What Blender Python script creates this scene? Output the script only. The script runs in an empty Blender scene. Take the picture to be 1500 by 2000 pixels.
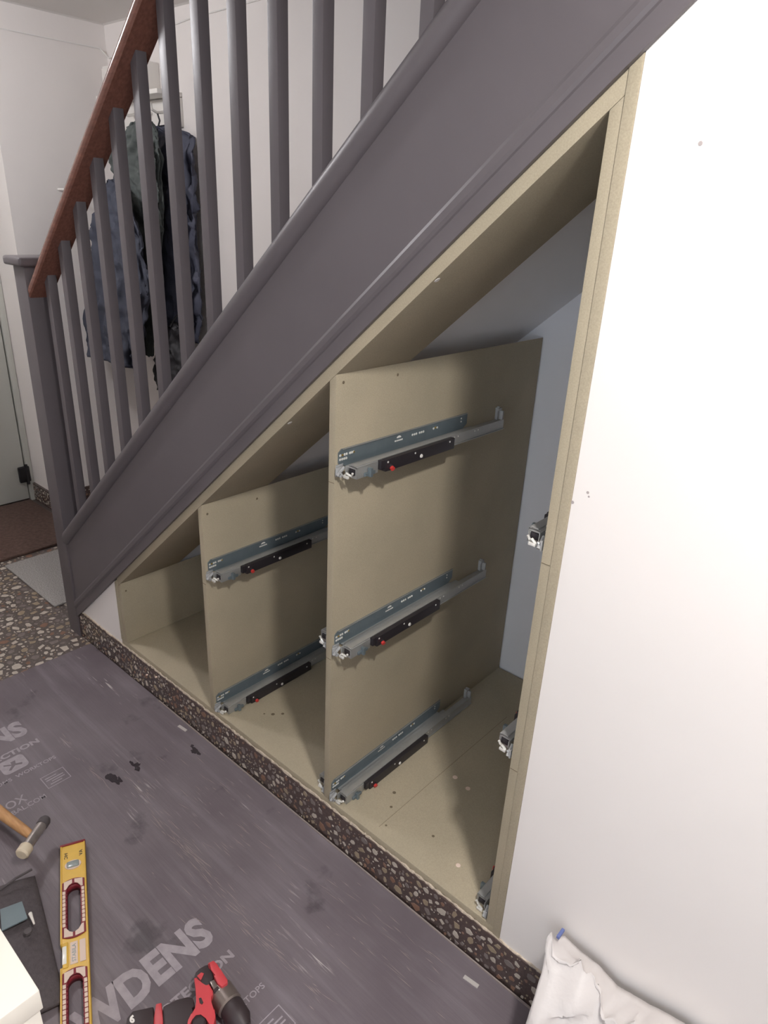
import bpy, bmesh, math, random
from mathutils import Vector, Matrix, noise

# ------------------------------------------------------------------ camera, light, exposure
SC = bpy.context.scene
COL = SC.collection
CAM = Vector((0, -.95, 1.525))
FPX = 1344.2
RIGHT = Vector((0.746577, 0.663771, 0.045071))
DOWN = Vector((0.293156, -0.267400, -0.917909))
FWD = Vector((-0.597229, 0.698502, -0.394223))
cd = bpy.data.cameras.new('camera'); cam = bpy.data.objects.new('camera', cd); COL.objects.link(cam)
cd.sensor_fit = 'VERTICAL'; cd.sensor_height = 36; cd.lens = FPX / 2000 * 36; cd.clip_start = .02
M3 = Matrix((RIGHT, -DOWN, -FWD)).transposed()
cam.matrix_world = Matrix.Translation(CAM) @ M3.to_4x4()
SC.camera = cam
w = bpy.data.worlds.new('world'); SC.world = w; w.use_nodes = True
w.node_tree.nodes['Background'].inputs[0].default_value = (.78, .88, 1, 1)
w.node_tree.nodes['Background'].inputs[1].default_value = 3.2
SC.view_settings.view_transform = 'Standard'; SC.view_settings.look = 'None'
SC.view_settings.gamma = 1; SC.view_settings.use_curve_mapping = False
SC.view_settings.exposure = 0.55
LAMP_NEAR = (.19, -.57, 2.262); LAMP_NEAR_L = 470
LAMP_FAR = (-2.75, -.45, 2.16); LAMP_FAR_L = 105

def P(px, py, ax, val):
    """point where the ray through a photo pixel meets the plane axis=val"""
    d = FWD + RIGHT * ((px - 750) / FPX) + DOWN * ((py - 1000) / FPX)
    return CAM + d * ((val - CAM[ax]) / d[ax])

K = 0.8746          # slope of the stair (tan 41.2 deg)
rnd = random.Random(5)

# ------------------------------------------------------------------ materials
def s2l(c): return tuple(((v / 255) / 12.92 if v <= 10 else (((v / 255) + .055) / 1.055) ** 2.4) for v in c)
def mat(name, rgb, rough=.5, metal=0., var=0., scale=40, bump=0., bscale=200, rgb2=None, spec=.5, trans=0., emit=None, stretch=None, detail=4):
    m = bpy.data.materials.new(name); m.use_nodes = True
    nt = m.node_tree; b = nt.nodes['Principled BSDF']
    b.inputs['Roughness'].default_value = rough; b.inputs['Metallic'].default_value = metal
    b.inputs['Specular IOR Level'].default_value = spec
    b.inputs['Transmission Weight'].default_value = trans
    c = s2l(rgb); b.inputs['Base Color'].default_value = (*c, 1)
    tc = nt.nodes.new('ShaderNodeTexCoord'); mp = nt.nodes.new('ShaderNodeMapping')
    nt.links.new(tc.outputs['Object'], mp.inputs[0])
    if stretch: mp.inputs['Scale'].default_value = stretch
    if var or rgb2:
        n = nt.nodes.new('ShaderNodeTexNoise'); n.inputs['Scale'].default_value = scale; n.inputs['Detail'].default_value = detail
        nt.links.new(mp.outputs[0], n.inputs['Vector'])
        r = nt.nodes.new('ShaderNodeValToRGB'); r.color_ramp.elements[0].position = .3; r.color_ramp.elements[1].position = .7
        c2 = s2l(rgb2) if rgb2 else tuple(min(1, v * (1 + var)) for v in c)
        c1 = c if rgb2 else tuple(v * (1 - var) for v in c)
        r.color_ramp.elements[0].color = (*c1, 1); r.color_ramp.elements[1].color = (*c2, 1)
        nt.links.new(n.outputs['Fac'], r.inputs[0]); nt.links.new(r.outputs[0], b.inputs['Base Color'])
    if bump:
        n2 = nt.nodes.new('ShaderNodeTexNoise'); n2.inputs['Scale'].default_value = bscale; n2.inputs['Detail'].default_value = 3
        nt.links.new(mp.outputs[0], n2.inputs['Vector'])
        bp = nt.nodes.new('ShaderNodeBump'); bp.inputs['Strength'].default_value = bump; bp.inputs['Distance'].default_value = .002
        nt.links.new(n2.outputs['Fac'], bp.inputs['Height']); nt.links.new(bp.outputs[0], b.inputs['Normal'])
    if emit:
        b.inputs['Emission Color'].default_value = (*emit[0], 1); b.inputs['Emission Strength'].default_value = emit[1]
    return m

def mdf_mat(name):
    m = mat(name, (172, 161, 140), .75, var=.08, scale=420, bump=.15, bscale=700, detail=2)
    nt = m.node_tree; b = nt.nodes['Principled BSDF']; ramp = [n for n in nt.nodes if n.type == 'VALTORGB'][0]
    tc = [n for n in nt.nodes if n.type == 'TEX_COORD'][0]
    n = nt.nodes.new('ShaderNodeTexNoise'); n.inputs['Scale'].default_value = 4; n.inputs['Detail'].default_value = 5
    nt.links.new(tc.outputs['Object'], n.inputs['Vector'])
    r = nt.nodes.new('ShaderNodeValToRGB'); r.color_ramp.elements[0].position = .35; r.color_ramp.elements[1].position = .7
    r.color_ramp.elements[0].color = (.9, .9, .88, 1); r.color_ramp.elements[1].color = (1.05, 1.03, 1, 1)
    nt.links.new(n.outputs['Fac'], r.inputs[0])
    mx = nt.nodes.new('ShaderNodeMix'); mx.data_type = 'RGBA'; mx.blend_type = 'MULTIPLY'; mx.inputs[0].default_value = 1
    nt.links.new(ramp.outputs[0], mx.inputs[6]); nt.links.new(r.outputs[0], mx.inputs[7]); nt.links.new(mx.outputs[2], b.inputs['Base Color'])
    return m

def sheet_mat():
    """scuffed dark plastic board: long dusty streaks along its flutes and a few pale rubbed scratches"""
    m = bpy.data.materials.new('floor_sheet_plastic'); m.use_nodes = True; nt = m.node_tree; b = nt.nodes['Principled BSDF']
    tc = nt.nodes.new('ShaderNodeTexCoord')
    def nz(scale, stretch, detail, lo, hi, rough=.55, rot=0, off=0):
        mp = nt.nodes.new('ShaderNodeMapping'); mp.inputs['Scale'].default_value = stretch; mp.inputs['Rotation'].default_value = (0, 0, rot); mp.inputs['Location'].default_value = (off, off, 0)
        nt.links.new(tc.outputs['Object'], mp.inputs[0])
        n = nt.nodes.new('ShaderNodeTexNoise'); n.inputs['Scale'].default_value = scale; n.inputs['Detail'].default_value = detail; n.inputs['Roughness'].default_value = rough
        nt.links.new(mp.outputs[0], n.inputs['Vector'])
        r = nt.nodes.new('ShaderNodeMapRange'); r.inputs[1].default_value = lo; r.inputs[2].default_value = hi
        nt.links.new(n.outputs['Fac'], r.inputs[0]); return r.outputs[0]
    def mul(a, c):
        q = nt.nodes.new('ShaderNodeMath'); q.operation = 'MULTIPLY'
        for i, v in enumerate((a, c)):
            if isinstance(v, float): q.inputs[i].default_value = v
            else: nt.links.new(v, q.inputs[i])
        return q.outputs[0]
    def mix(fac, a, c):
        q = nt.nodes.new('ShaderNodeMix'); q.data_type = 'RGBA'
        nt.links.new(fac, q.inputs[0])
        for i, v in ((6, a), (7, c)):
            if isinstance(v, tuple): q.inputs[i].default_value = v
            else: nt.links.new(v, q.inputs[i])
        return q.outputs[2]
    base = mix(nz(2.5, (1, 1, 1), 5, .35, .7), (*s2l((101, 92, 97)), 1), (*s2l((124, 115, 120)), 1))
    streak = mix(mul(nz(5, (.5, 6, 1), 5, .5, .8), .5), base, (*s2l((146, 139, 145)), 1))
    rub = mul(nz(90, (.12, 1.6, 1), 2, .60, .68, rot=.06), nz(4, (.7, 1.8, 1), 4, .58, .70, off=3.3))
    scr = mix(mul(rub, .75), streak, (*s2l((215, 208, 204)), 1))
    smear = mul(nz(7, (1, 1, 1), 6, .62, .7, off=9.1), .5)
    fin = mix(smear, scr, (*s2l((40, 37, 40)), 1))
    nt.links.new(fin, b.inputs['Base Color'])
    b.inputs['Roughness'].default_value = .48; b.inputs['Specular IOR Level'].default_value = .45
    mp = nt.nodes.new('ShaderNodeMapping'); mp.inputs['Scale'].default_value = (.6, 8, 1); nt.links.new(tc.outputs['Object'], mp.inputs[0])
    n = nt.nodes.new('ShaderNodeTexNoise'); n.inputs['Scale'].default_value = 20; nt.links.new(mp.outputs[0], n.inputs['Vector'])
    bp = nt.nodes.new('ShaderNodeBump'); bp.inputs['Strength'].default_value = .2; bp.inputs['Distance'].default_value = .003
    nt.links.new(n.outputs['Fac'], bp.inputs['Height']); nt.links.new(bp.outputs[0], b.inputs['Normal'])
    return m

M = dict(
    wall=mat('white_paint', (236, 230, 226), .6, var=.015, scale=3, bump=.08, bscale=60),
    ceil=mat('ceiling_paint', (228, 224, 220), .8, bump=.1, bscale=40),
    inner=mat('cupboard_plaster', (238, 238, 242), .7, var=.015, scale=4),
    mdf=mdf_mat('mdf_board'), 
    paint=mat('dark_grey_satin_paint', (98, 92, 95), .42, var=.04, scale=6, bump=.04, bscale=50),
    rail=mat('varnished_mahogany', (136, 92, 79), .22, rgb2=(114, 76, 66), scale=18, stretch=(1, 8, 8)),
    tread=mat('dark_stair_wood', (70, 52, 44), .5, var=.2, scale=20),
    terra=mat('terrazzo_matrix', (92, 82, 78), .28, var=.25, scale=160),
    terra_sk=mat('terrazzo_skirting_matrix', (84, 70, 67), .25, var=.25, scale=160),
    chip_a=mat('chip_cream', (186, 176, 164), .3, var=.12, scale=90), chip_b=mat('chip_tan', (150, 134, 112), .3, var=.12, scale=90),
    chip_c=mat('chip_grey', (120, 110, 106), .3, var=.12, scale=90), chip_d=mat('chip_rust', (128, 96, 78), .3, var=.12, scale=90),
    sheet=sheet_mat(), print=mat('pale_print', (160, 152, 157), .55, var=.12, scale=60),
    lip=mat('sheet_edge', (150, 138, 134), .5),
    plaster_edge=mat('rough_filler', (196, 182, 165), .85, var=.2, scale=200, bump=.6, bscale=250),
    steel=mat('runner_steel', (128, 140, 146), .42, .55, var=.06, scale=30), steel_l=mat('runner_steel_pale', (178, 178, 176), .38, .55, var=.05, scale=30),
    zinc=mat('bright_zinc', (226, 224, 218), .3, .25), black=mat('black_plastic', (44, 40, 44), .4), red=mat('red_plastic', (205, 62, 58), .35),
    white=mat('white_plastic', (236, 232, 226), .4), brass=mat('brass_screw', (190, 160, 90), .3, .8),
    clear=mat('cloudy_clear_plastic', (205, 206, 206), .15, trans=.45),
    yellow=mat('yellow_enamel', (224, 182, 78), .35, var=.06, scale=30), dred=mat('dark_red_grip', (128, 34, 46), .5), pad=mat('white_grip_pad', (226, 204, 190), .6),
    vial=mat('vial_body', (150, 158, 156), .2), vialw=mat('vial_window', (240, 238, 230), .15),
    ash=mat('ash_handle', (206, 160, 112), .5, rgb2=(182, 134, 88), scale=14, stretch=(2, 12, 12)), mallet=mat('mallet_metal', (176, 168, 164), .3, .7, var=.15, scale=60),
    nylon=mat('nylon_tip', (222, 208, 184), .6), rubber=mat('grey_rubber', (84, 78, 80), .7),
    canvas=mat('black_canvas', (84, 77, 80), .75, var=.15, scale=120, bump=.5, bscale=400), teal=mat('teal_patch', (116, 130, 136), .55, var=.05, scale=20),
    card=mat('white_card', (246, 240, 228), .6), bagm=mat('thin_white_film', (204, 198, 196), .45, bump=.3, bscale=60),
    blue=mat('blue_print', (96, 108, 160), .5),
    green_c=mat('dark_green_cloth', (84, 89, 87), .85, var=.15, scale=30, bump=.3, bscale=200), navy_c=mat('navy_cloth', (70, 72, 87), .7, var=.15, scale=30, bump=.3, bscale=200),
    navy_d=mat('dark_navy_cloth', (64, 67, 80), .75, var=.15, scale=30, bump=.3, bscale=200), black_c=mat('black_bag_cloth', (32, 30, 34), .6, var=.2, scale=60),
    door=mat('pale_grey_door', (196, 196, 188), .5), iron=mat('black_iron', (46, 44, 46), .5, .4),
    coir=mat('brown_coir', (100, 78, 69), .95, rgb2=(76, 58, 51), scale=60, bump=1, bscale=300),
    grey_mat=mat('grey_mat_pile', (176, 172, 168), .95, rgb2=(128, 124, 122), scale=220, bump=1, bscale=500),
    wet=mat('dark_wet_smear', (60, 54, 58), .2), mark=mat('pencil', (112, 100, 82), .8), dirt=mat('scuff', (170, 160, 158), .8),
    drill_r=mat('drill_red', (200, 70, 76), .4), drill_k=mat('drill_black', (58, 48, 50), .5), chuck=mat('chuck_metal', (150, 138, 132), .3, .7),
    cable=mat('grey_cable', (186, 180, 176), .6), fixture=mat('lamp_base_white', (235, 232, 228), .5),
    bulb_n=mat('lamp_glow_near', (255, 250, 244), .5, emit=((1, .965, .925), LAMP_NEAR_L)), bulb_f=mat('lamp_glow_far', (255, 250, 244), .5, emit=((.98, .97, 1), LAMP_FAR_L)),
)

gm = bpy.data.materials.new('fill_window_glass'); gm.use_nodes = True; nt_ = gm.node_tree
tr_ = nt_.nodes.new('ShaderNodeBsdfTransparent'); gl_ = nt_.nodes.new('ShaderNodeBsdfGlossy'); gl_.inputs['Roughness'].default_value = .02
mx_ = nt_.nodes.new('ShaderNodeMixShader'); mx_.inputs[0].default_value = .08
nt_.links.new(tr_.outputs[0], mx_.inputs[1]); nt_.links.new(gl_.outputs[0], mx_.inputs[2]); nt_.links.new(mx_.outputs[0], nt_.nodes['Material Output'].inputs[0])
M['glass'] = gm

# ------------------------------------------------------------------ builders
WLOC = {}
def empty(name, loc, label=None, cat=None, group=None, parent=None):
    o = bpy.data.objects.new(name, None); COL.objects.link(o); loc = Vector(loc)
    o.location = loc - (WLOC[parent.name] if parent else Vector((0, 0, 0))); o.empty_display_size = .05
    if parent: o.parent = parent
    WLOC[o.name] = loc
    if label: tag(o, label, cat, group)
    return o
def tag(o, label=None, cat=None, group=None, kind=None):
    if label: o['label'] = label
    if cat: o['category'] = cat
    if group: o['group'] = group
    if kind: o['kind'] = kind
    return o
def finish(name, bm, mats, parent=None, smooth=False, origin=None):
    bmesh.ops.recalc_face_normals(bm, faces=bm.faces)
    o0 = Vector((0, 0, 0)); pl = WLOC[parent.name] if parent else o0
    if origin is None: origin = pl
    origin = Vector(origin)
    for v in bm.verts: v.co -= origin
    me = bpy.data.meshes.new(name); bm.to_mesh(me); bm.free()
    for m in (mats if isinstance(mats, (list, tuple)) else [mats]): me.materials.append(m)
    if smooth:
        for p in me.polygons: p.use_smooth = True
        if smooth != 'all':
            me.set_sharp_from_angle(angle=math.radians(40))
    o = bpy.data.objects.new(name, me); COL.objects.link(o)
    if parent: o.parent = parent
    o.location = origin - pl
    WLOC[o.name] = origin
    return o
def bbox(bm, x0, x1, y0, y1, z0, z1, bev=0, seg=2):
    vs = [bm.verts.new((x, y, z)) for x in (x0, x1) for y in (y0, y1) for z in (z0, z1)]
    fs = [bm.faces.new([vs[i] for i in f]) for f in ((0, 1, 3, 2), (4, 6, 7, 5), (0, 4, 5, 1), (2, 3, 7, 6), (0, 2, 6, 4), (1, 5, 7, 3))]
    if bev:
        es = list({e for f in fs for e in f.edges})
        bmesh.ops.bevel(bm, geom=es, offset=bev, segments=seg, affect='EDGES', profile=.6)
    return vs
def box(name, x0, x1, y0, y1, z0, z1, m, parent=None, bev=0, seg=2):
    bm = bmesh.new(); bbox(bm, x0, x1, y0, y1, z0, z1, bev, seg); return finish(name, bm, m, parent, smooth=bool(bev))
def bprism(bm, pts, fn, t0, t1):
    """2D outline pts mapped by fn(a, b, t) and extruded from t0 to t1"""
    a = [bm.verts.new(fn(*p, t0)) for p in pts]; b = [bm.verts.new(fn(*p, t1)) for p in pts]; n = len(pts)
    fs = [bm.faces.new(a), bm.faces.new(b[::-1])]
    for i in range(n): fs.append(bm.faces.new((a[i], b[i], b[(i + 1) % n], a[(i + 1) % n])))
    return fs
def prism(name, pts, fn, t0, t1, m, parent=None, bev=0, smooth=False):
    bm = bmesh.new(); fs = bprism(bm, pts, fn, t0, t1)
    if bev: bmesh.ops.bevel(bm, geom=list({e for f in fs for e in f.edges}), offset=bev, segments=2, affect='EDGES', profile=.6)
    return finish(name, bm, m, parent, smooth or bool(bev))
XZ = lambda a, b, t: (a, t, b)       # outline in x,z ; extruded in y
YZ = lambda a, b, t: (t, a, b)
XY = lambda a, b, t: (a, b, t)
SL = lambda y, off, x: (x, y, K * x + off)     # profile (y, vertical offset) swept along the stair
def btube(bm, path, r, n=8, cap=True, rs=None):
    path = [Vector(p) for p in path]; rings = []; up = Vector((0, 0, 1))
    for i, p in enumerate(path):
        d = (path[min(i + 1, len(path) - 1)] - path[max(i - 1, 0)]).normalized()
        u = d.cross(up)
        if u.length < .05: u = d.cross(Vector((1, 0, 0)))
        u.normalize(); v = u.cross(d); rr = rs[i] if rs else r
        rings.append([bm.verts.new(p + (u * math.cos(2 * math.pi * k / n) + v * math.sin(2 * math.pi * k / n)) * rr) for k in range(n)])
    for a, b in zip(rings, rings[1:]):
        for k in range(n): bm.faces.new((a[k], a[(k + 1) % n], b[(k + 1) % n], b[k]))
    if cap: bm.faces.new(rings[0][::-1]); bm.faces.new(rings[-1])
def tube(name, path, r, m, parent=None, n=10, rs=None):
    bm = bmesh.new(); btube(bm, path, r, n, True, rs); return finish(name, bm, m, parent, smooth=True)
def sphere(name, c, r, m, parent=None, seg=20, sc=(1, 1, 1)):
    bm = bmesh.new(); bmesh.ops.create_uvsphere(bm, u_segments=seg, v_segments=seg // 2, radius=r)
    for v in bm.verts: v.co = Vector((v.co.x * sc[0], v.co.y * sc[1], v.co.z * sc[2])) + Vector(c)
    return finish(name, bm, m, parent, smooth='all')
def curve_mesh(cu, tmp='tmp'):
    o = bpy.data.objects.new(tmp, cu); COL.objects.link(o)
    dg = bpy.context.evaluated_depsgraph_get(); dg.update()
    me = bpy.data.meshes.new_from_object(o.evaluated_get(dg)); bpy.data.objects.remove(o); bpy.data.curves.remove(cu)
    return me
def plate_bm(outlines, thick):
    """flat plate with holes: outlines in 2D, lies in XY, z from 0 to thick"""
    cu = bpy.data.curves.new('plate', 'CURVE'); cu.dimensions = '2D'; cu.fill_mode = 'BOTH'; cu.extrude = thick / 2
    for o in outlines:
        s = cu.splines.new('POLY'); s.points.add(len(o) - 1); s.use_cyclic_u = True
        for p, q in zip(s.points, o): p.co = (q[0], q[1], 0, 1)
    me = curve_mesh(cu); bm = bmesh.new(); bm.from_mesh(me); bpy.data.meshes.remove(me)
    bmesh.ops.remove_doubles(bm, verts=bm.verts, dist=1e-6)
    for v in bm.verts: v.co.z += thick / 2
    return bm
def text_bm(body, width=None, height=None, bold=0., thick=.0002):
    cu = bpy.data.curves.new('txt', 'FONT'); cu.body = body; cu.size = 1; cu.offset = bold; cu.resolution_u = 3; cu.extrude = .001
    me = curve_mesh(cu); bm = bmesh.new(); bm.from_mesh(me); bpy.data.meshes.remove(me)
    xs = [v.co.x for v in bm.verts]; ys = [v.co.y for v in bm.verts]
    x0, x1, y0, y1 = min(xs), max(xs), min(ys), max(ys)
    sy = height / (y1 - y0); sx = width / (x1 - x0) if width else sy
    for v in bm.verts: v.co = Vector(((v.co.x - x0) * sx, (v.co.y - y0) * sy, (v.co.z > 0) * thick))
    return bm
def struct(o): return tag(o, kind='structure')

def copy_tree(o, loc, label=None):
    c = o.copy(); COL.objects.link(c); c.location = loc
    if label: c['label'] = label
    for ch in list(o.children):
        d = ch.copy(); COL.objects.link(d); d.parent = c
        for g in list(ch.children):
            e = g.copy(); COL.objects.link(e); e.parent = d
    return c

# ------------------------------------------------------------------ the room
H = 2.275; XE = -3.5; YB = 1.0
struct(box('floor', -3.95, 2.1, -2.15, 1.1, -.08, 0, M['terra']))
def wall(name, *b, m='wall'): return struct(box(name, *b, M[m]))
wall('wall_end', XE - .28, XE, .46, YB + .1, 0, H + .02)
wall('wall_door', XE - .4, XE - .28, -2.15, .5, 0, H + .02)
wall('wall_back', XE - .1, 2.1, YB, YB + .1, 0, 3.4)
# wall across the hall with an unseen window added for cool fill light
WX0, WX1, WZ0, WZ1 = -.55, .85, .85, 2.05
bm = bmesh.new()
for b in ((-3.95, WX0, 0, H + .02), (WX1, 2.1, 0, H + .02), (WX0, WX1, 0, WZ0), (WX0, WX1, WZ1, H + .02)): bbox(bm, b[0], b[1], -2.15, -2.05, b[2], b[3])
struct(finish('wall_opposite', bm, M['wall']))
bm = plate_bm([[(WX0, WZ0), (WX1, WZ0), (WX1, WZ1), (WX0, WZ1)], [(WX0 + .05, WZ0 + .05), (WX0 + .05, WZ1 - .05), (.125, WZ1 - .05), (.125, WZ0 + .05)], [(.175, WZ0 + .05), (.175, WZ1 - .05), (WX1 - .05, WZ1 - .05), (WX1 - .05, WZ0 + .05)]], .06)
for v in bm.verts: v.co = Vector((v.co.x, -2.13 + v.co.z, v.co.y))
wn = struct(finish('fill_window_1', bm, M['white']))
for a, b in ((WX0 + .05, .125), (.175, WX1 - .05)): box('pane', a, b, -2.104, -2.1, WZ0 + .05, WZ1 - .05, M['glass'], wn)
box('fill_window_sill', WX0 - .03, WX1 + .03, -2.07, -2.0, WZ0 - .025, WZ0, M['white'], wn, bev=.004)
wall('wall_right', 2.0, 2.1, -2.15, 1.0, 0, 3.4)
struct(prism('wall_front', [(-.428, 0), (2.0, 0), (2.0, 2.27), (.192, 2.27), (-.428, 1.727)], XZ, 0, .09, M['wall']))
struct(prism('wall_spandrel', [(-2.3, 0), (-1.985, 0), (-1.985, .362), (-2.3, .087)], XZ, 0, .04, M['wall']))
struct(box('ceiling', -3.95, 2.1, -2.15, -.06, H, H + .1, M['ceil']))
struct(box('ceiling_hall', -3.95, -2.3, -.06, YB + .1, H, H + .1, M['ceil']))
struct(box('wall_stairwell', -2.3, 2.1, -.12, -.06, H + .1, 3.4, M['wall']))
struct(box('wall_stairwell_end', -2.36, -2.3, -.12, YB, H + .1, 3.4, M['wall']))
struct(box('ceiling_stairwell', -2.36, 2.1, -.12, YB + .1, 3.4, 3.5, M['ceil']))
# cove bead between the end wall and the ceiling
tr = prism('trim_1', [(XE, H - .004), (XE + .012, H), (XE, H)], lambda a, b, t: (a, t, b), .46, YB, M['ceil']); struct(tr)
tr = prism('trim_2', [(YB, H - .004), (YB - .012, H), (YB, H)], lambda a, b, t: (t, a, b), XE, -2.3, M['ceil']); struct(tr)

def chips(name, parent, fn, region, n, smin, smax, avoid=None, weights=(5, 3, 3, 1), seed=1, aspect=1.8, ang0=None):
    """angular stone chips of a terrazzo face, laid without overlaps in a 2D region"""
    r = random.Random(seed); cell = smax; grid = {}; bm = bmesh.new(); x0, x1, y0, y1 = region; done = 0
    for it in range(n * 14):
        if done >= n: break
        f = 1 - done / n
        s = (smin + (smax - smin) * (f ** 2.4)) * r.uniform(.75, 1.15)
        x, y = r.uniform(x0, x1), r.uniform(y0, y1)
        if not (x0 + s * .5 < x < x1 - s * .5 and y0 + s * .5 < y < y1 - s * .5): continue
        if avoid and avoid(x, y): continue
        gx, gy = int(x // cell), int(y // cell); ok = True
        for i in (-1, 0, 1):
            for j in (-1, 0, 1):
                for (qx, qy, qs) in grid.get((gx + i, gy + j), ()):
                    if (qx - x) ** 2 + (qy - y) ** 2 < (.52 * (qs + s)) ** 2: ok = False
        if not ok: continue
        grid.setdefault((gx, gy), []).append((x, y, s)); done += 1
        k = r.randint(4, 7); a0 = r.uniform(0, 6.28); th = r.uniform(0, 3.14) if ang0 is None else ang0 + r.gauss(0, .5); e = r.uniform(1, aspect)
        top = []; ring = []
        for q in range(k):
            a = a0 + (q + r.uniform(-.3, .3)) * 6.283 / k; rr = s * .5 * r.uniform(.75, 1.05)
            u, v = rr * math.cos(a) * math.sqrt(e) * .9, rr * math.sin(a) / math.sqrt(e)
            u, v = u * math.cos(th) - v * math.sin(th), u * math.sin(th) + v * math.cos(th)
            top.append(bm.verts.new(fn(x + u, y + v, .0006))); ring.append(bm.verts.new(fn(x + u * 1.06, y + v * 1.06, -.0004)))
        fs = [bm.faces.new(top)]
        for q in range(k): fs.append(bm.faces.new((top[q], ring[q], ring[(q + 1) % k], top[(q + 1) % k])))
        mi = r.choices(range(4), weights)[0]
        for fc in fs: fc.material_index = mi
    o = finish(name, bm, [M['chip_a'], M['chip_b'], M['chip_c'], M['chip_d']], parent); o['kind'] = 'stuff'; return o
floor_o = bpy.data.objects['floor']
chips('stone_chips', floor_o, lambda a, b, t: (a, b, t), (-3.2, -2.15, -1.1, .46), 3400, .005, .038,
      avoid=lambda x, y: (-3.05 < x < -2.565 and y > .012) or x < -3.1 and y > -.9, weights=(6, 3, 4, 1), seed=3)
# terrazzo skirtings
sk = struct(box('baseboard_front', -2.3, 2.0, -.006, 0, 0, .113, M['terra_sk'], bev=.0015))
chips('stone_chips', sk, lambda a, b, t: (a, -.006 - t, b), (-2.29, -.2, .003, .111), 900, .004, .026, weights=(4, 3, 4, 2), seed=8)
sk = struct(box('baseboard_reveal', -3.78, XE + .01, .448, .46, 0, .1, M['terra_sk']))
chips('stone_chips', sk, lambda a, b, t: (a, .448 - t, b), (-3.77, XE, .004, .096), 90, .006, .026, seed=9)
sk = struct(box('baseboard_end', XE, XE + .012, .448, YB, 0, .1, M['terra_sk']))
chips('stone_chips', sk, lambda a, b, t: (XE + .012 + t, a, b), (.46, .99, .004, .096), 120, .006, .026, seed=10)
sk = struct(box('baseboard_back', XE + .012, -2.46, YB - .012, YB, 0, .1, M['terra_sk']))
# ragged filler along the skirting top
bm = bmesh.new(); r = random.Random(4); x = -2.29; prev = None
while x < .0:
    h = .113 + r.uniform(.001, .0065); d = -.0005 - r.uniform(.001, .005)
    cur = [bm.verts.new(v) for v in ((x, d, .112), (x, d * .8, h), (x, .0005, h))]
    if prev:
        for i in range(2): bm.faces.new((prev[i], prev[i + 1], cur[i + 1], cur[i]))
    prev = cur; x += r.uniform(.004, .014)
struct(finish('trim_3', bm, M['plaster_edge']))
# door in the end wall
d1 = struct(box('door_1', -3.775, -3.745, -.45, .423, .012, 2.0, M['door'], bev=.003))
box('door_frame', -3.775, -3.735, .429, .458, 0, 2.04, M['door'], d1, bev=.003)
box('door_frame', -3.775, -3.735, -.50, -.456, 0, 2.04, M['door'], d1, bev=.003)
box('door_frame', -3.775, -3.735, -.456, .429, 2.006, 2.04, M['door'], d1, bev=.003)
bm = bmesh.new(); bbox(bm, -3.748, -3.726, .385, .443, .112, .2, .008); btube(bm, [(-3.728, .426, .1), (-3.728, .426, .212)], .008)
finish('hinge', bm, M['iron'], d1, smooth=True)
bm = bmesh.new(); btube(bm, [(-3.738, -.38, 1.0), (-3.7, -.38, 1.0), (-3.7, -.27, 1.0)], .009); bbox(bm, -3.746, -3.736, -.41, -.35, .9, 1.08, .003)
finish('door_handle', bm, M['iron'], d1, smooth=True)

# ------------------------------------------------------------------ lamps
for nm, loc, b, lab in (('ceiling_lamp', LAMP_NEAR, 'bulb_n', 'flush round ceiling downlight in front of the white wall'), ('ceiling_lamp', LAMP_FAR, 'bulb_f', 'round white ceiling lamp at the door end of the hall')):
    e = empty(nm, (loc[0], loc[1], H), lab, 'lamp', 'ceiling lamps')
    if b == 'bulb_n':      # flush downlight: white trim ring round a flat glowing lens
        bm = plate_bm([[(.085 * math.cos(6.283 * k / 32), .085 * math.sin(6.283 * k / 32)) for k in range(32)], [(.07 * math.cos(6.283 * k / 32), .07 * math.sin(6.283 * k / 32)) for k in range(32)]], .016)
        for v in bm.verts: v.co += Vector((loc[0], loc[1], H - .016))
        finish('trim_ring', bm, M['fixture'], e)
        tube('lens', [(loc[0], loc[1], H - .001), (loc[0], loc[1], H - .012)], .068, M[b], e, n=32)
    else:
        tube('lamp_base', [(loc[0], loc[1], H), (loc[0], loc[1], H - .05)], .06, M['fixture'], e, n=24)
        sphere('bulb', loc, .07, M[b], e, 24)

# ------------------------------------------------------------------ staircase
st = empty('staircase', (-2.34, .03, 0), 'dark grey painted staircase with square balusters and a varnished brown handrail', 'staircase')
sb = prism('string_board', [(.03, 2.43), (-.006, 2.43), (-.006, 2.174), (-.0095, 2.172), (-.0095, 2.167), (-.0125, 2.165), (-.0155, 2.157), (-.0155, 2.143), (-.013, 2.136), (-.0105, 2.133), (-.0105, 2.0985), (-.002, 2.0985), (-.002, 2.1005), (.03, 2.1005)], SL, -2.298, .21, M['paint'], st)
cap = [(.065, 2.40), (.065, 2.452)]
for i in range(9):
    a = math.pi / 2 + math.pi * i / 8; cap.append((-.002 + .021 * math.cos(a), 2.426 + .03 * math.sin(a)))
prism('cap_rail', cap, SL, -2.298, .21, M['paint'], sb, smooth=True)
prism('string_board', [(.95, 2.43), (.99, 2.43), (.99, 2.125), (.95, 2.125)], SL, -2.1, .21, M['paint'], st)
# newel post with chamfered foot, plinth cap
nw = box('newel_post', -2.376, -2.298, -.012, .068, 0, 1.335, M['paint'], st, bev=.003)
bm = bmesh.new(); bbox(bm, -2.398, -2.277, -.032, .088, 1.335, 1.362, .009, 3); finish('newel_cap', bm, M['paint'], nw, smooth=True)
# balusters
for i in range(18):
    xr = -2.214 + .1195 * i
    if xr > -.2: break
    x0 = xr - .027; pts = [(x0, K * x0 + 2.44), (xr, K * xr + 2.44), (xr, min(K * xr + 3.256, 3.3)), (x0, min(K * x0 + 3.256, 3.3))]
    prism('baluster', pts, XZ, .02, .047, M['paint'], st, bev=.0018)
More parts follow.
